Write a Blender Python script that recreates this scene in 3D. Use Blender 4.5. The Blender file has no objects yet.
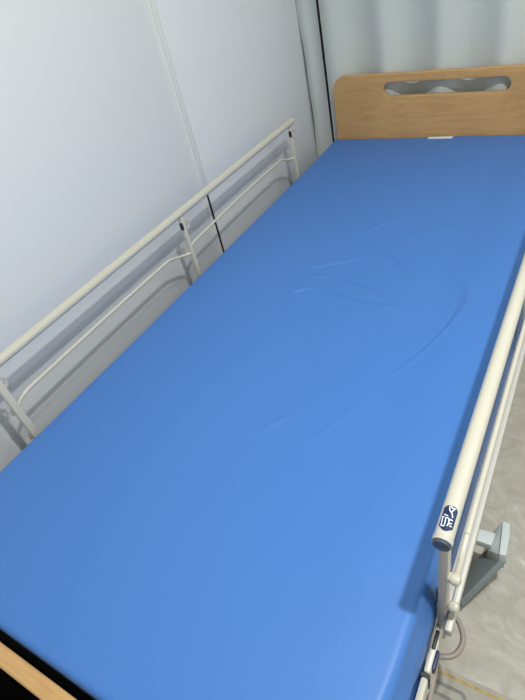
import bpy, bmesh, math, random
import numpy as np
from mathutils import Vector, Matrix, noise
random.seed(4)
S = bpy.context.scene
COL = S.collection
R = math.radians

# ------------------------------------------------------------------ helpers
def lin(c):
    c = c/255
    return c/12.92 if c <= .04045 else ((c+.055)/1.055)**2.4
def rgb(r, g, b): return (lin(r), lin(g), lin(b), 1)

def mat(name, col, rough=.5, metal=0, bump=0, bscale=50, spec=.5, coat=0, var=0, vscale=6, stretch=(1, 1, 1)):
    m = bpy.data.materials.new(name); m.use_nodes = True
    nt = m.node_tree; b = nt.nodes['Principled BSDF']
    b.inputs['Base Color'].default_value = col
    b.inputs['Roughness'].default_value = rough
    b.inputs['Metallic'].default_value = metal
    b.inputs['Specular IOR Level'].default_value = spec
    b.inputs['Coat Weight'].default_value = coat
    tc = nt.nodes.new('ShaderNodeTexCoord'); mp = nt.nodes.new('ShaderNodeMapping')
    mp.inputs['Scale'].default_value = stretch
    nt.links.new(tc.outputs['Object'], mp.inputs['Vector'])
    if var:
        n = nt.nodes.new('ShaderNodeTexNoise'); n.inputs['Scale'].default_value = vscale; n.inputs['Detail'].default_value = 5
        nt.links.new(mp.outputs['Vector'], n.inputs['Vector'])
        r = nt.nodes.new('ShaderNodeValToRGB')
        c = col
        r.color_ramp.elements[0].position = .3; r.color_ramp.elements[1].position = .7
        r.color_ramp.elements[0].color = tuple(x*(1-var) for x in c[:3])+(1,)
        r.color_ramp.elements[1].color = tuple(min(1, x*(1+var)) for x in c[:3])+(1,)
        nt.links.new(n.outputs['Fac'], r.inputs['Fac']); nt.links.new(r.outputs['Color'], b.inputs['Base Color'])
    if bump:
        n = nt.nodes.new('ShaderNodeTexNoise'); n.inputs['Scale'].default_value = bscale; n.inputs['Detail'].default_value = 3
        nt.links.new(mp.outputs['Vector'], n.inputs['Vector'])
        bp = nt.nodes.new('ShaderNodeBump'); bp.inputs['Strength'].default_value = bump; bp.inputs['Distance'].default_value = .002
        nt.links.new(n.outputs['Fac'], bp.inputs['Height']); nt.links.new(bp.outputs['Normal'], b.inputs['Normal'])
    return m

def obj(name, bm, m, parent=None, smooth=True, loc=None):
    me = bpy.data.meshes.new(name)
    if isinstance(bm, bpy.types.Mesh): me = bm
    else:
        bmesh.ops.recalc_face_normals(bm, faces=bm.faces)
        bm.to_mesh(me); bm.free()
    if smooth:
        me.polygons.foreach_set('use_smooth', [True]*len(me.polygons))
        me.update()
        if hasattr(me, 'set_sharp_from_angle'): me.set_sharp_from_angle(angle=R(38))
    me.materials.clear(); me.materials.append(m)
    o = bpy.data.objects.new(name, me); COL.objects.link(o)
    if parent: o.parent = parent
    if loc: o.location = loc
    return o
def empty(name, loc=(0, 0, 0)):
    o = bpy.data.objects.new(name, None); COL.objects.link(o); o.location = loc; return o
def tag(o, label=None, cat=None, group=None, kind=None):
    if label: o['label'] = label
    if cat: o['category'] = cat
    if group: o['group'] = group
    if kind: o['kind'] = kind
    return o
def struct(name, bm, m, smooth=True): return tag(obj(name, bm, m, None, smooth), kind='structure')

def bx(bm, c, s, bev=0, rot=None, seg=2):
    r = bmesh.ops.create_cube(bm, size=1)
    vs = r['verts']
    for v in vs: v.co = Vector((v.co.x*s[0], v.co.y*s[1], v.co.z*s[2]))
    if bev:
        es = list({e for v in vs for e in v.link_edges})
        rb = bmesh.ops.bevel(bm, geom=es, offset=bev, segments=seg, affect='EDGES', profile=.5)
        vs = list({v for f in rb['faces'] for v in f.verts} | {v for v in vs if v.is_valid})
    M = Matrix.Translation(c) @ (rot.to_4x4() if rot else Matrix.Identity(4))
    for v in vs: v.co = M @ v.co
    return vs
def span(bm, x0, x1, y0, y1, z0, z1, bev=0): return bx(bm, ((x0+x1)/2, (y0+y1)/2, (z0+z1)/2), (x1-x0, y1-y0, z1-z0), bev)

def smoothpath(P, n=6):
    P = [Vector(p) for p in P]
    if len(P) < 3: return P
    out = []
    for i in range(len(P)-1):
        p0 = P[max(i-1, 0)]; p1 = P[i]; p2 = P[i+1]; p3 = P[min(i+2, len(P)-1)]
        for k in range(n):
            t = k/n
            out.append(.5*((2*p1)+(p2-p0)*t+(2*p0-5*p1+4*p2-p3)*t*t+(3*p1-p0-3*p2+p3)*t**3))
    out.append(P[-1]); return out
def tube(bm, P, r, seg=16, caps=True, sm=0, sz=1.0):
    if sm: P = smoothpath(P, sm)
    P = [Vector(p) for p in P]
    rings = []
    t0 = (P[1]-P[0]).normalized(); up = Vector((0, 0, 1)) if abs(t0.z) < .9 else Vector((1, 0, 0))
    nrm = (up-t0*up.dot(t0)).normalized()
    rs = r if isinstance(r, (list, tuple)) else [r]*len(P)
    for i, p in enumerate(P):
        t = (P[min(i+1, len(P)-1)]-P[max(i-1, 0)]).normalized()
        nrm = (nrm-t*nrm.dot(t)).normalized(); b = t.cross(nrm)
        rings.append([bm.verts.new(p+(nrm*math.cos(a)*sz+b*math.sin(a))*rs[i]) for a in [2*math.pi*k/seg for k in range(seg)]])
    for a, b in zip(rings, rings[1:]):
        for k in range(seg): bm.faces.new((a[k], a[(k+1) % seg], b[(k+1) % seg], b[k]))
    if caps:
        bm.faces.new(rings[0][::-1]); bm.faces.new(rings[-1])
def capsule_y(bm, x, z, y0, y1, r, seg=24):
    P = []; rs = []
    for a in (5, 25, 45, 65, 85): P.append((x, y0+r*.7*(1-math.sin(R(a))), z)); rs.append(r*math.cos(R(90-a)) if a < 85 else r)
    Q = [(x, y1-(p[1]-y0), z) for p in P][::-1]
    tube(bm, P+Q, rs+rs[::-1], seg)

def board(name, loops, thick, bev, m, M, parent=None):
    cu = bpy.data.curves.new(name, 'CURVE'); cu.dimensions = '2D'; cu.fill_mode = 'BOTH'
    cu.extrude = thick/2-bev; cu.bevel_depth = bev; cu.bevel_resolution = 3; cu.offset = -bev
    for lp in loops:
        sp = cu.splines.new('POLY'); sp.points.add(len(lp)-1); sp.use_cyclic_u = True
        for p, q in zip(sp.points, lp): p.co = (q[0], q[1], 0, 1)
    t = bpy.data.objects.new('t', cu); COL.objects.link(t)
    me = bpy.data.meshes.new_from_object(t.evaluated_get(bpy.context.evaluated_depsgraph_get()))
    bpy.data.objects.remove(t); bpy.data.curves.remove(cu)
    bm = bmesh.new(); bm.from_mesh(me); bmesh.ops.remove_doubles(bm, verts=bm.verts, dist=1e-5)
    bm.transform(M)
    return obj(name, bm, m, parent)
def rrect(x0, x1, y0, y1, r, n=8, rr=None):
    rr = rr or [r]*4; out = []
    for (cx, cy, a0), q in zip(((x1, y1, 0), (x0, y1, 90), (x0, y0, 180), (x1, y0, 270)), rr):
        sx = -1 if cx == x1 else 1; sy = -1 if cy == y1 else 1
        for k in range(n+1):
            a = R(a0+90*k/n); out.append((cx+sx*q+q*math.cos(a), cy+sy*q+q*math.sin(a)))
    return out

# ------------------------------------------------------------------ materials
M_wall = mat('white_wall_panel', rgb(230, 230, 229), .42, bump=.15, bscale=5)
M_trim = mat('wall_seam_trim', rgb(232, 231, 226), .35)
M_gap = mat('dark_gap', rgb(14, 14, 16), .9)  # shade inside the panel joint put into the colour
M_ceil = mat('ceiling_paint', rgb(235, 235, 232), .8)
M_curt = mat('curtain_fabric', rgb(204, 208, 203), .85, bump=.25, bscale=260, spec=.2, var=.03, vscale=4)
M_cream = mat('cream_enamel', rgb(205, 199, 181), .32, bump=.03, bscale=300, coat=.2)
M_frame = mat('grey_enamel', rgb(196, 190, 178), .4, bump=.1, bscale=60)
M_steel = mat('dark_steel', rgb(60, 58, 56), .35, .6)
M_capm = mat('end_cap_plastic', rgb(72, 82, 100), .35)
M_navy = mat('navy_sticker', rgb(24, 42, 82), .35)
M_white = mat('white_print', rgb(225, 230, 235), .4)
M_tag = mat('white_label', rgb(232, 234, 236), .5)
M_greyp = mat('grey_plastic', rgb(198, 204, 202), .5, bump=.06, bscale=120)
M_greyd = mat('dark_grey_plastic', rgb(122, 130, 130), .5)
M_cable = mat('cable_jacket', rgb(150, 138, 130), .45)
M_black = mat('black_plastic', rgb(18, 18, 22), .5)
M_darksheet = mat('black_shade_sheet', rgb(10, 10, 11), .95, spec=.1)  # near-black for the sheet that darkens the floor at the foot
M_yel = mat('ochre_stripe', rgb(178, 154, 96), .7, var=.22, vscale=90)
M_pat = mat('grey_pattern_print', rgb(128, 126, 124), .7, var=.12, vscale=40)
M_matb = mat('floor_mat_base', rgb(176, 170, 156), .6, bump=.2, bscale=90, var=.05, vscale=20)

def wood_mat():
    m = bpy.data.materials.new('beech_laminate'); m.use_nodes = True; nt = m.node_tree; b = nt.nodes['Principled BSDF']
    tc = nt.nodes.new('ShaderNodeTexCoord'); mp = nt.nodes.new('ShaderNodeMapping'); mp.inputs['Scale'].default_value = (1.2, 6, 6)
    nt.links.new(tc.outputs['Object'], mp.inputs['Vector'])
    n = nt.nodes.new('ShaderNodeTexNoise'); n.inputs['Scale'].default_value = 2.6; n.inputs['Detail'].default_value = 4; n.inputs['Distortion'].default_value = 1.2
    nt.links.new(mp.outputs['Vector'], n.inputs['Vector'])
    w = nt.nodes.new('ShaderNodeMath'); w.operation = 'MULTIPLY'; w.inputs[1].default_value = 9
    fr = nt.nodes.new('ShaderNodeMath'); fr.operation = 'SINE'
    w.inputs[1].default_value = 28
    nt.links.new(n.outputs['Fac'], w.inputs[0]); nt.links.new(w.outputs[0], fr.inputs[0])
    mp2 = nt.nodes.new('ShaderNodeMapping'); mp2.inputs['Scale'].default_value = (6, 160, 160)
    nt.links.new(tc.outputs['Object'], mp2.inputs['Vector'])
    n2 = nt.nodes.new('ShaderNodeTexNoise'); n2.inputs['Scale'].default_value = 2; n2.inputs['Detail'].default_value = 3
    nt.links.new(mp2.outputs['Vector'], n2.inputs['Vector'])
    ad = nt.nodes.new('ShaderNodeMath'); ad.operation = 'MULTIPLY_ADD'; ad.inputs[1].default_value = .11; 
    nt.links.new(fr.outputs[0], ad.inputs[0]); nt.links.new(n2.outputs['Fac'], ad.inputs[2])
    r = nt.nodes.new('ShaderNodeValToRGB')
    r.color_ramp.elements[0].position = .25; r.color_ramp.elements[0].color = rgb(190, 146, 92)
    r.color_ramp.elements[1].position = .75; r.color_ramp.elements[1].color = rgb(206, 164, 108)
    nt.links.new(ad.outputs[0], r.inputs['Fac']); nt.links.new(r.outputs['Color'], b.inputs['Base Color'])
    b.inputs['Roughness'].default_value = .42
    return m
M_wood = wood_mat()
M_edge = mat('wood_edge', rgb(222, 186, 138), .45, var=.1, vscale=20, stretch=(1, 20, 20))

def vinyl_mat():
    m = mat('blue_vinyl_cover', rgb(71, 122, 192), .46, bump=.06, bscale=420, spec=.4)
    nt = m.node_tree; b = nt.nodes['Principled BSDF']
    return m
M_blue = vinyl_mat()

def floor_mat():
    m = bpy.data.materials.new('marbled_vinyl_floor'); m.use_nodes = True; nt = m.node_tree; b = nt.nodes['Principled BSDF']
    tc = nt.nodes.new('ShaderNodeTexCoord')
    n = nt.nodes.new('ShaderNodeTexNoise'); n.inputs['Scale'].default_value = 13; n.inputs['Detail'].default_value = 8; n.inputs['Distortion'].default_value = 1.8; n.inputs['Roughness'].default_value = .62
    nt.links.new(tc.outputs['Object'], n.inputs['Vector'])
    r = nt.nodes.new('ShaderNodeValToRGB')
    r.color_ramp.elements[0].position = .36; r.color_ramp.elements[0].color = rgb(170, 163, 149)
    r.color_ramp.elements[1].position = .66; r.color_ramp.elements[1].color = rgb(190, 184, 172)
    e = r.color_ramp.elements.new(.72); e.color = rgb(200, 196, 186)
    nt.links.new(n.outputs['Fac'], r.inputs['Fac']); nt.links.new(r.outputs['Color'], b.inputs['Base Color'])
    b.inputs['Roughness'].default_value = .5
    bp = nt.nodes.new('ShaderNodeBump'); bp.inputs['Strength'].default_value = .15; bp.inputs['Distance'].default_value = .003
    nt.links.new(n.outputs['Fac'], bp.inputs['Height']); nt.links.new(bp.outputs['Normal'], b.inputs['Normal'])
    return m
M_floor = floor_mat()

# ------------------------------------------------------------------ room (z = 0 is the top of the mattress)
ZF, ZC = -.52, 1.98
XL, XR, YN, YB = -.58, 2.6, -2.2, 2.75
YS = 1.325                                       # seam between wall panels
bm = bmesh.new(); span(bm, XL-.2, XR+.1, YN-.1, YB+.1, ZF-.06, ZF); struct('floor', bm, M_floor, False)
bm = bmesh.new(); span(bm, XL-.2, XR+.1, YN-.1, YB+.1, ZC, ZC+.06); struct('ceiling', bm, M_ceil, False)
bm = bmesh.new()
span(bm, XL-.04, XL, YN, YS-.007, ZF, ZC, .001); span(bm, XL-.04, XL, YS+.009, YB, ZF, ZC, .001)
struct('wall_left', bm, M_wall)
bm = bmesh.new(); span(bm, XL-.09, XL-.045, YN, YB, ZF, ZC); struct('wall_left_core', bm, M_gap, False)
bm = bmesh.new(); span(bm, XL-.02, XL-.0015, YS-.0068, YS+.0088, ZF, ZC); struct('gap_shade_strip', bm, M_gap, False)  # near-black strip set in the joint to stand in for its shade
bm = bmesh.new(); span(bm, XR, XR+.06, YN, YB, ZF, ZC); struct('wall_right', bm, M_ceil, False)
bm = bmesh.new(); span(bm, XL, XR, YB, YB+.06, ZF, ZC); struct('wall_back', bm, M_ceil, False)
bm = bmesh.new(); span(bm, XL, XR, YN-.06, YN, ZF, ZC); struct('wall_front', bm, M_ceil, False)
# seam batten of the wall panels: a shallow H strip that stops short, leaving an open joint below
bm = bmesh.new()
span(bm, XL-.001, XL+.004, YS-.024, YS-.0072, ZF, ZC, .001)
struct('trim_1', bm, M_trim)
bm = bmesh.new()
span(bm, XL-.001, XL+.0045, YS-.006, YS+.014, .135, ZC, .0012)
struct('trim_2', bm, M_trim)

# ------------------------------------------------------------------ mattress
def build_mattress():
    W2, L, T, r = .4535, 2.129, .155, .012
    def axis(a, b, st, e=.02):
        n1 = 5
        A = list(np.linspace(a, a+e, n1, endpoint=False)); B = list(np.linspace(b-e, b, n1+1)[1:])
        N = max(2, int(round((b-a-2*e)/st)))
        return np.array(A+list(np.linspace(a+e, b-e, N+1))+B)
    X = axis(-W2, W2, .0042); Y = axis(0, L, .0042); Z = axis(-T, 0, .009, .016)
    V = []; F = []
    def grid(U, Vv, fn, st=1):
        off = sum(len(v) for v in V)
        a, b = np.meshgrid(U, Vv, indexing='ij'); P = fn(a.ravel(), b.ravel()); V.append(P)
        nu, nv = len(U), len(Vv)
        i, j = np.meshgrid(np.arange(nu-1), np.arange(nv-1), indexing='ij'); q = (i*nv+j).ravel()+off
        f = np.stack([q, q+nv, q+nv+1, q+1], 1)
        F.append(f if st > 0 else f[:, ::-1])
    one = np.ones_like
    grid(X, Y, lambda a, b: np.stack([a, b, 0*a], 1))
    grid(X, Y[::4] if (len(Y)-1) % 4 == 0 else Y, lambda a, b: np.stack([a, b, 0*a-T], 1), -1)
    grid(X, Z, lambda a, b: np.stack([a, 0*a, b], 1)); grid(X, Z, lambda a, b: np.stack([a, 0*a+L, b], 1), -1)
    grid(Y, Z, lambda a, b: np.stack([0*a+W2, a, b], 1)); grid(Y, Z, lambda a, b: np.stack([0*a-W2, a, b], 1), -1)
    V = np.concatenate(V); 
    lo = np.array([-W2+r, r, -T+r]); hi = np.array([W2-r, L-r, -r])
    c = np.clip(V, lo, hi); d = V-c; n = np.linalg.norm(d, axis=1, keepdims=True)
    V = np.where(n > 1e-9, c+d/np.maximum(n, 1e-9)*r, V)
    x, y, z = V.T.copy()
    top = np.clip((z+.03)/.03, 0, 1)
    # broad softness of the foam and cover
    dz = .0016*np.sin(x*7+1.1)*np.sin(y*4.3+.4)+.0010*np.sin(x*15+y*6)
    # creases in the cover: polylines in bed coordinates (height, width)
    cr = [([(-.137, 1.104), (-.077, 1.136), (-.033, 1.16), (.053, 1.208)], .0022, .007),
          ([(-.113, .984), (-.082, 1.01), (-.042, 1.038)], .0020, .007),
          ([(-.03, 1.035), (.03, 1.02), (.097, 1.006), (.15, 1.003), (.194, 1.009)], -.0022, .006),
          ([(.068, 1.244), (.12, 1.21), (.165, 1.165), (.215, 1.109)], .0018, .008),
          ([(-.006, 1.096), (.087, 1.069), (.16, 1.042)], -.0014, .008),
          ([(.33, 1.155), (.346, 1.09), (.351, 1.032), (.333, .937), (.299, .827), (.261, .749)], .0022, .009),
          ([(.324, 1.095), (.334, 1.004), (.318, .907), (.279, .804)], -.0016, .007),
          ([(-.056, 1.309), (.006, 1.373), (.061, 1.451)], .0012, .01),
          ([(.15, .50), (.195, .575), (.235, .679)], .0005, .012),
          ([(.05, .50), (.09, .56), (.12, .60)], .0008, .012),
          ([(-.12, 1.07), (-.05, 1.09), (.03, 1.085)], .0010, .008),
          ([(.13, 1.33), (.2, 1.38), (.27, 1.40)], .0008, .012)]
    for P, h, w in cr:
        h *= 1.9 if P[0][0] > .3 else 3.2; w *= .62
        P = [(p.x, p.y) for p in smoothpath([(a, b, 0) for a, b in P], 5)]
        best = np.full(len(x), 9.); tt = np.zeros(len(x))
        for k in range(len(P)-1):
            a = np.array(P[k]); b = np.array(P[k+1]); ab = b-a
            t = np.clip(((x-a[0])*ab[0]+(y-a[1])*ab[1])/(ab@ab), 0, 1)
            dd = np.hypot(x-a[0]-t*ab[0], y-a[1]-t*ab[1])
            m = dd < best; best = np.where(m, dd, best); tt = np.where(m, (k+t)/(len(P)-1), tt)
        dz += h*np.exp(-(best/w)**2)*np.sin(np.pi*np.clip(tt, .03, .97))**.7
    z = z+dz*top
    # long pulled folds on the side of the cover near the foot corner
    side = np.clip((x-.43)/.02, 0, 1)*np.clip(1-(y-.05)/.42, 0, 1)
    bl = np.clip((-z-.004)/.05, 0, 1)
    x = x+np.sign(x)*np.clip((abs(x)-.43)/.02, 0, 1)*bl*.0155+side*(.0035*np.sin((z*75+y*26))+.003*np.sin(y*31-z*40+1)-.004*np.exp(-((y*.9+z*1.6-.13)/.02)**2)-.004*np.exp(-((y*.9+z*1.6-.04)/.015)**2))
    x = np.clip(x, -.4695, .4695)
    # left edge dips in a little half way along the bed
    x = x+np.clip((-x-.25)/.2, 0, 1)*.010*np.sin(np.pi*np.clip(y/L, 0, 1))
    V = np.stack([x, y, z], 1)
    me = bpy.data.meshes.new('mattress')
    FF = np.concatenate(F)
    me.from_pydata(V.tolist(), [], FF.tolist())
    bm = bmesh.new(); bm.from_mesh(me); bmesh.ops.remove_doubles(bm, verts=bm.verts, dist=2e-4)
    o = obj('mattress', bm, M_blue, None, False)
    me = o.data; me.polygons.foreach_set('use_smooth', [True]*len(me.polygons))
    tag(o, 'long blue vinyl-covered mattress lying on the hospital bed', 'mattress')
    bm = bmesh.new(); span(bm, -.034, .061, 2.098, 2.118, .0005, .0022, .0006)
    t = obj('care_label', bm, M_tag, o); t['label'] = 'small white label at the head end of the blue cover'
build_mattress()

# ------------------------------------------------------------------ bed
bed = tag(empty('hospital_bed', (0, 1.05, ZF)), 'hospital bed with beech head and foot boards and cream side rails', 'bed')
OFF = Vector((0, -1.05, -ZF))
def part(name, bm, m, parent=bed, label=None, smooth=True):
    bm_off = OFF
    if isinstance(bm, bmesh.types.BMesh): bm.transform(Matrix.Translation(bm_off))
    o = obj(name, bm, m, parent, smooth)
    if label: o['label'] = label
    return o
XZ = lambda y: Matrix.Translation(OFF) @ Matrix.Translation((0, y, 0)) @ Matrix.Rotation(R(90), 4, 'X')
def skew(lp): return [(x*(1-.13*max(z, 0)), z-.026*x) for x, z in lp]
hb = board('headboard', [skew(rrect(-.449, .475, -.36, .240, .05, 10, [.055, .055, .02, .02])), skew(rrect(-.224, .258, .156, .207, .025, 8))],
           .022, .0035, M_wood, XZ(2.1465), bed)
fb = board('footboard', [rrect(-.47, .47, -.36, .0, .05, 10, [.05, .05, .02, .02])], .026, .0035, M_wood, XZ(-.0265), bed)
# deck under the mattress, side frames, legs, casters
bm = bmesh.new(); span(bm, -.445, .445, .01, 2.12, -.183, -.1565, .004); part('mattress_deck', bm, M_frame)
for s in (-1, 1):
    bm = bmesh.new()
    span(bm, min(s*.425, s*.449), max(s*.425, s*.449), .262, 2.12, -.21, -.1845, .004)
    span(bm, min(s*.449, s*.478), max(s*.449, s*.480), .262, .30, -.21, -.1845, .004)
    span(bm, min(s*.4715, s*.4825), max(s*.4715, s*.4825), .03, .255, -.155, -.100, .004)
    span(bm, min(s*.4720, s*.4830), max(s*.4720, s*.4830), .262, .355, -.150, -.102, .004)
    f = part('side_frame', bm, M_cream)
    bm = bmesh.new(); span(bm, min(s*.4705, s*.4830), max(s*.4705, s*.4830), .2555, .2618, -.15, -.106); part('joint_gap', bm, M_black, f)
    bm = bmesh.new(); bx(bm, (s*.4775, .312, -.1015), (.006, .030, .006), .002); part('slot_cover', bm, M_black, f)
    bm = bmesh.new(); bx(bm, (s*.4845, .285, -.113), (.006, .030, .022), .003); part('clip', bm, M_navy, f)
bm = bmesh.new(); span(bm, -.45, .45, -.0125, .028, -.225, -.195, .003); part('gap_dark_bar', bm, M_black)  # made-up black bar blocking the lit wall so the foot gap stays dark
bm = bmesh.new()
for y in (.35, 1.77): span(bm, -.42, .42, y-.02, y+.02, -.235, -.1845, .004)
for x in (-.3, .3): span(bm, x-.02, x+.02, .2, 1.95, -.34, -.29, .004)
for y in (.35, 1.77):
    for x in (-.3, .3): span(bm, x-.018, x+.018, y-.018, y+.018, -.30, -.19, .003)
part('under_frame', bm, M_frame)
for x in (-.3, .3):
    for y in (.24, 1.9):
        bm = bmesh.new(); tube(bm, [(x, y, -.30), (x, y, ZF+.085)], .016); span(bm, x-.018, x+.018, y-.035, y+.035, ZF+.075, ZF+.10, .006)
        lg = part('leg', bm, M_frame)
        bm = bmesh.new(); tube(bm, [(x-.014, y, ZF+.04), (x-.011, y, ZF+.04), (x+.011, y, ZF+.04), (x+.014, y, ZF+.04)], [.034, .04, .04, .034], 24)
        part('caster', bm, M_black, lg)

# grey angled bracket standing out from under the right side
def hexa(bm, top, bot):
    t = [bm.verts.new(p) for p in top]; b = [bm.verts.new(p) for p in bot]; n = len(t)
    bm.faces.new(t); bm.faces.new(b[::-1])
    for i in range(n): bm.faces.new((t[i], t[(i+1) % n], b[(i+1) % n], b[i]))
def bevel_all(bm, w):
    bmesh.ops.recalc_face_normals(bm, faces=bm.faces)
    bmesh.ops.bevel(bm, geom=list(bm.edges), offset=w, segments=2, affect='EDGES', profile=.5)
bm = bmesh.new()
# end plate, lying along the bed, outer strip
A = [(.521, .733, -.380), (.537, .731, -.382), (.5415, .70, -.382), (.543, .648, -.382), (.529, .645, -.380)]
hexa(bm, A, [(p[0], p[1], -.44) for p in A]); bevel_all(bm, .0015)
br = part('floor_bracket', bm, M_greyp, label='light grey angled bracket reaching out from under the right side')
bm = bmesh.new()
A = [(.508, .712, -.398), (.520, .732, -.382), (.528, .645, -.382), (.503, .660, -.405)]
hexa(bm, A, [(p[0], p[1], -.44) for p in A]); bevel_all(bm, .001)
part('inner_facet', bm, M_greyp, br)
bm = bmesh.new()
A = [(.29, .660, -.38), (.29, .692, -.38), (.513, .692, -.38), (.510, .660, -.38)]
hexa(bm, A, [(p[0], p[1], p[2]-.02) for p in A]); bevel_all(bm, .001)
part('arm', bm, M_greyp, br)
bm = bmesh.new()
P1, P2, P3, P4 = (.541, .661, -.40), (.471, .557, -.48), (.447, .613, -.50), (.499, .693, -.46)
nn = (Vector(P2)-Vector(P1)).cross(Vector(P4)-Vector(P1)).normalized()
if nn.z > 0: nn = -nn
dn = Vector((.005, -.011, -.015))
hexa(bm, [P1, P2, P3, P4], [tuple(Vector(p)+dn) for p in (P1, P2, P3, P4)]); bevel_all(bm, .001)
part('sloping_panel', bm, M_greyd, br)

# side rails
ZR = .187; RR = .0118; XRL = .4825; Y0, Y1 = .318, 1.828
PY = (.345, 1.062, 1.803)
def side_rail(s):
    x = s*XRL
    bm = bmesh.new(); capsule_y(bm, x, ZR, Y0-(0 if s < 0 else 0), Y1, RR, 28)
    rail = part('side_rail', bm, M_cream, label='cream side rail along the wall' if s < 0 else 'cream side rail on the open side')
    # end collar and dark cap at the foot end
    bm = bmesh.new(); tube(bm, [(x, Y0-.004, ZR), (x, Y0+.003, ZR)], RR+.0008, 28); part('end_collar', bm, M_frame, rail)
    bm = bmesh.new(); tube(bm, [(x, Y0-.0085, ZR), (x, Y0-.0075, ZR), (x, Y0-.002, ZR)], [RR-.005, RR-.0015, RR-.0015], 28); part('end_cap', bm, M_capm, rail, 'dark blue-grey cap closing the end of the rail')
    for k, y in enumerate(PY):
        bm = bmesh.new(); bx(bm, (x-(0 if k else s*.003), y, (.180-.13)/2), (.013 if k else .0138, .014 if k else .018, .31), .003)
        part('post', bm, M_cream if k or s < 0 else M_frame, rail)  # right foot-end post in greyer enamel: its shade put into the colour
        yy = y-.012 if s < 0 else y-.010
        bm = bmesh.new(); bx(bm, (x-.002*s, y-.009 if k else y-.006, .148), (.011, .0055, .022), .0012); part('pivot', bm, M_steel, rail)
        bm = bmesh.new(); tube(bm, [(x-s*.007, y+.010, .160), (x-s*.007, y+.017, .148), (x-s*.007, y+.014, .136), (x-s*.006, y+.009, .132)], .0032, 8, sm=4); part('hook', bm, M_cream, rail)
        if k == 0 or s > 0:
            for zk in (.055, -.03):
                bm = bmesh.new()
                x0 = x-s*.003
                P = [(x0, y-.004, zk), (x0+s*.008, y-.004, zk), (x0+s*.009, y-.004, zk), (x0+s*.014, y-.004, zk), (x0+s*.021, y-.004, zk), (x0+s*.024, y-.004, zk)]
                tube(bm, P, [.0045, .0045, .006, .0085, .0078, .003], 20)
                if s < 0: bm.transform(Matrix.Identity(4))
                part('knob', bm, M_cream, rail)
    for a, b in zip(PY, PY[1:]):
        zb = .078; xb = s*.4965; first = a == PY[0]
        bm = bmesh.new()
        st = [(x, a+.003, .050), (x+s*.011, a+.003, .050), (xb, a+.014, .058), (xb, a+.030, .068), (xb, a+.055, zb-.004), (xb, a+.09, zb-.003)] if first else [(x, a+.003, .062), (xb, a+.03, .066), (xb, a+.09, .070)]
        tube(bm, st+[(xb, (a+b)/2, zb), (xb, b-.11, zb), (xb, b-.085, zb-.003), (xb, b-.03, .056), (x, b-.003, .052)], .0045, 12, sm=6)
        part('lower_bar', bm, M_cream, rail)
    bm = bmesh.new()
    xa = s*.4880
    span(bm, min(s*.4885, s*.4995), max(s*.4885, s*.4995), PY[0]-.03, PY[2]+.02, -.078, -.058, .003)
    span(bm, min(s*.476, s*.490), max(s*.476, s*.490), PY[0]-.01, .60, -.082, -.066, .003)
    part('rail_base_bar', bm, M_frame, rail)
    for y in PY:
        bm = bmesh.new(); span(bm, min(s*.474, s*.487), max(s*.474, s*.487), y-.010, y+.010, -.150, -.083, .003)
        part('mounting_bracket', bm, M_frame, rail)
    return rail
rail_l = side_rail(-1)
rail_r = side_rail(1)
# small black block behind the right end post
bm = bmesh.new(); bx(bm, (.4728, .350, -.012), (.005, .026, .034), .002); part('black_block', bm, M_black, rail_r)

# sticker on the rail end: wrapped onto the tube
def wrap(u, v, lift):     # u 0..1 across (left to right seen from above), v 0..1 towards the foot end
    a = R(-42)+u*R(84)
    r = RR+lift
    return (XRL+math.sin(a)*r, .362-v*.037, ZR+math.cos(a)*r)
bm = bmesh.new()
nu, nv = 12, 10
def inside_shape(u, v):
    return u, v
rows = []
for i in range(nu+1):
    u = i/nu; c = abs(u-.5)*2
    va = .02+.10*max(0, c-.55)/.45; vb = .99-.16*max(0, c-.25)/.75
    rows.append([bm.verts.new(wrap(u, va+(vb-va)*j/nv, .0004)) for j in range(nv+1)])
for a, b in zip(rows, rows[1:]):
    for j in range(nv): bm.faces.new((a[j], a[j+1], b[j+1], b[j]))
stk = part('maker_sticker', bm, M_navy, rail_r, 'navy sticker with white lettering on the rail end')
def stroke(bm, pts, w):
    pts = [((u-100)/285, (v-110)/535) for u, v in pts]
    P = []
    for k in range(len(pts)-1):
        for t in range(5): P.append((pts[k][0]+(pts[k+1][0]-pts[k][0])*t/5, pts[k][1]+(pts[k+1][1]-pts[k][1])*t/5))
    P.append(pts[-1])
    pr = []
    for i, p in enumerate(P):
        q0 = P[max(i-1, 0)]; q1 = P[min(i+1, len(P)-1)]
        dx, dy = (q1[0]-q0[0])*.285, (q1[1]-q0[1])*.535; l = math.hypot(dx, dy) or 1
        nx, ny = -dy/l*w/.285, dx/l*w/.535
        pr.append((bm.verts.new(wrap(p[0]+nx, p[1]+ny, .0007)), bm.verts.new(wrap(p[0]-nx, p[1]-ny, .0007))))
    for a, b in zip(pr, pr[1:]): bm.faces.new((a[0], b[0], b[1], a[1]))
bm = bmesh.new()
for pts in ([(210, 140), (222, 200), (250, 245), (285, 270), (308, 325)], [(318, 150), (285, 215), (268, 250)], [(232, 130), (262, 165), (300, 160), (318, 150)],
            [(150, 322), (232, 345)], [(300, 325), (320, 345)],
            [(138, 368), (148, 470), (152, 555), (208, 560), (210, 470), (200, 375)], [(120, 372), (170, 378)], [(215, 378), (262, 392), (275, 470), (262, 540)],
            [(262, 420), (300, 395), (335, 400)], [(275, 500), (300, 470), (335, 460)], [(300, 520), (350, 515)]):
    stroke(bm, pts, .011)
part('lettering', bm, M_white, rail_r, 'white letters on the navy sticker').parent = rail_r

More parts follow.
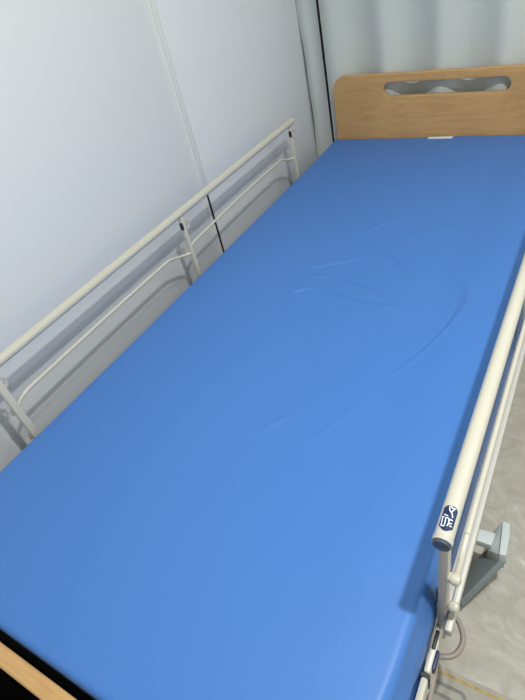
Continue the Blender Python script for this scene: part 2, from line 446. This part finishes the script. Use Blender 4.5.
# ------------------------------------------------------------------ cable beside the bed
bm = bmesh.new()
P = [(.455, .52, -.30), (.462, .47, -.285), (.474, .438, -.28), (.491, .425, -.28), (.504, .402, -.28), (.504, .38, -.28), (.494, .362, -.28), (.476, .352, -.278), (.466, .345, -.27), (.470, .338, -.26),
     (.475, .32, -.25), (.478, .285, -.25), (.480, .245, -.252), (.480, .17, -.26), (.474, .08, -.27), (.455, .02, -.30)]
tube(bm, P, .0052, 12, sm=6)
tag(obj('power_cable', bm, M_cable), 'grey-brown cable hanging in a loop below the open side rail', 'cable')

# ------------------------------------------------------------------ floor mat and added dark sheet
mt = bmesh.new(); span(mt, .30, 1.7, -.9, .416, ZF, ZF+.004, .0015)
fm = tag(obj('floor_mat', mt, M_matb), 'patterned floor mat with ochre border beside the foot of the bed', 'mat')
bm = bmesh.new(); span(bm, .30, 1.7, .401, .407, ZF+.0041, ZF+.0047); obj('border_stripe', bm, M_yel, fm, False)['label'] = 'ochre yellow border line'
bm = bmesh.new()
def ring(bm, x0, x1, y0, y1, r, w, z):
    a = rrect(x0, x1, y0, y1, r, 5); b = rrect(x0+w, x1-w, y0+w, y1-w, max(r-w, .001), 5)
    A = [bm.verts.new((p[0], p[1], z)) for p in a]; B = [bm.verts.new((p[0], p[1], z)) for p in b]
    for i in range(len(A)): bm.faces.new((A[i], A[(i+1) % len(A)], B[(i+1) % len(A)], B[i]))
for i in range(9):
    for j in range(7):
        x = .395+i*.150; y = .386-j*.165
        for k in range(3): ring(bm, x+k*.021, x+.132-k*.021, y-.147+k*.021, y-k*.021, .016, .0075, ZF+.0044)
tag(obj('printed_squares', bm, M_pat, fm, False), kind='stuff')
bm = bmesh.new(); span(bm, XL+.001, .25, -1.2, .20, ZF, ZF+.006, .002)  # black sheet added to keep the floor dark around the foot board
tag(obj('dark_floor_sheet', bm, M_darksheet), 'black sheet added to darken the floor under and beyond the foot board', 'mat')

# ------------------------------------------------------------------ curtains
def curtain(name, x0, x1, fn, z0, z1, label, nx, edge=None):
    bm = bmesh.new(); nz = 40; rows = []
    for i in range(nx+1):
        t = i/nx; row = []
        for j in range(nz+1):
            z = z0+(z1-z0)*j/nz; x = x0+(x1-x0)*t
            dx, y = fn(x, z, t)
            row.append(bm.verts.new((x+dx, y, z)))
        rows.append(row)
    for a, b in zip(rows, rows[1:]):
        for j in range(nz): bm.faces.new((a[j], b[j], b[j+1], a[j+1]))
    bmesh.ops.recalc_face_normals(bm, faces=bm.faces)
    bmesh.ops.solidify(bm, geom=list(bm.faces), thickness=.0018)
    o = obj(name, bm, M_curt); tag(o, label, 'curtain'); return o
def f_main(x, z, t):
    k = 2*math.pi/.218
    ph = .25*math.sin(x*5.1+.6)+.10*math.sin(z*2.2+x*9)
    a = .0215+.0015*math.sin(x*3.7+2)
    y = 2.196-a*math.cos(k*(x+.013)+ph*min(1, max(0, (abs(x)-.27)/.3)))-.003*math.sin(2*k*x+1.3+z)
    return (.004*math.sin(z*6)*(1 if t > .01 else .2), y)
curtain('curtain', -.480, 2.5, f_main, ZF+.03, ZC-.03, 'wide pale grey pleated curtain hanging behind the headboard', 620)
def f_side(x, z, t):
    return ((.0035*math.sin(z*9)+.002*math.sin(z*23))*(1-t), 2.185+.03*t-.016*math.sin(math.pi*t)*(1+.3*math.sin(z*5)))
curtain('curtain', -.573, -.506, f_side, ZF+.03, ZC-.03, 'narrow pale grey curtain strip in the corner by the wall', 24)
bm = bmesh.new()
span(bm, XL, XR, 2.195, 2.225, ZC-.032, ZC, .003)
struct('trim_3', bm, M_cream)

# ------------------------------------------------------------------ lamps: ceiling lights and added fills
def lamp(loc, size, power, label, col=(1, .97, .93)):
    t = tag(empty('ceiling_light', loc), label, 'light', 'ceiling lights')
    bm = bmesh.new(); tube(bm, [(0, 0, 0), (0, 0, -.03)], size/2+.02, 32); obj('housing', bm, M_ceil, t)
    l = bpy.data.lights.new('lamp', 'AREA'); l.shape = 'DISK'; l.size = size; l.energy = power; l.color = col
    o = bpy.data.objects.new('lamp', l); COL.objects.link(o); o.location = (loc[0], loc[1], loc[2]-.034)
LC = (.96, 1.0, 1.0)
lamp((.88, .44, ZC), .08, 24, 'round ceiling light farther from the bed', LC)
lamp((.66, .44, ZC), .08, 7, 'round ceiling light nearer to the bed', LC)
lamp((2.05, -1.0, ZC), .9, 5, 'added soft fill light behind the camera', LC)  # made-up soft lamp, broad fill for the room
lamp((2.05, 1.5, ZC), .9, 8, 'added soft fill light over the far right of the room', LC)  # made-up soft lamp, placed far right to brighten the left wall
w = bpy.data.worlds.new('world'); S.world = w; w.use_nodes = True
w.node_tree.nodes['Background'].inputs[0].default_value = (.5, .52, .55, 1); w.node_tree.nodes['Background'].inputs[1].default_value = .3

# ------------------------------------------------------------------ camera
cam = bpy.data.cameras.new('camera'); co = bpy.data.objects.new('camera', cam); COL.objects.link(co)
cam.sensor_fit = 'VERTICAL'; cam.sensor_height = 24; cam.lens = 24*512.205/700; cam.clip_start = .02
Mx = Matrix(((0.8536527, -0.1740450, 0.4909026), (0.4782420, 0.6352542, -0.6064130), (-0.2063048, 0.7524363, 0.6255221)))
co.matrix_world = Matrix.Translation((.56003, -.01323, .7901)) @ Mx.to_4x4()
S.camera = co
S.view_settings.view_transform = 'Standard'; S.view_settings.look = 'None'; S.view_settings.gamma = 1
S.view_settings.exposure = .3
try: S.view_settings.use_curve_mapping = False
except Exception: pass
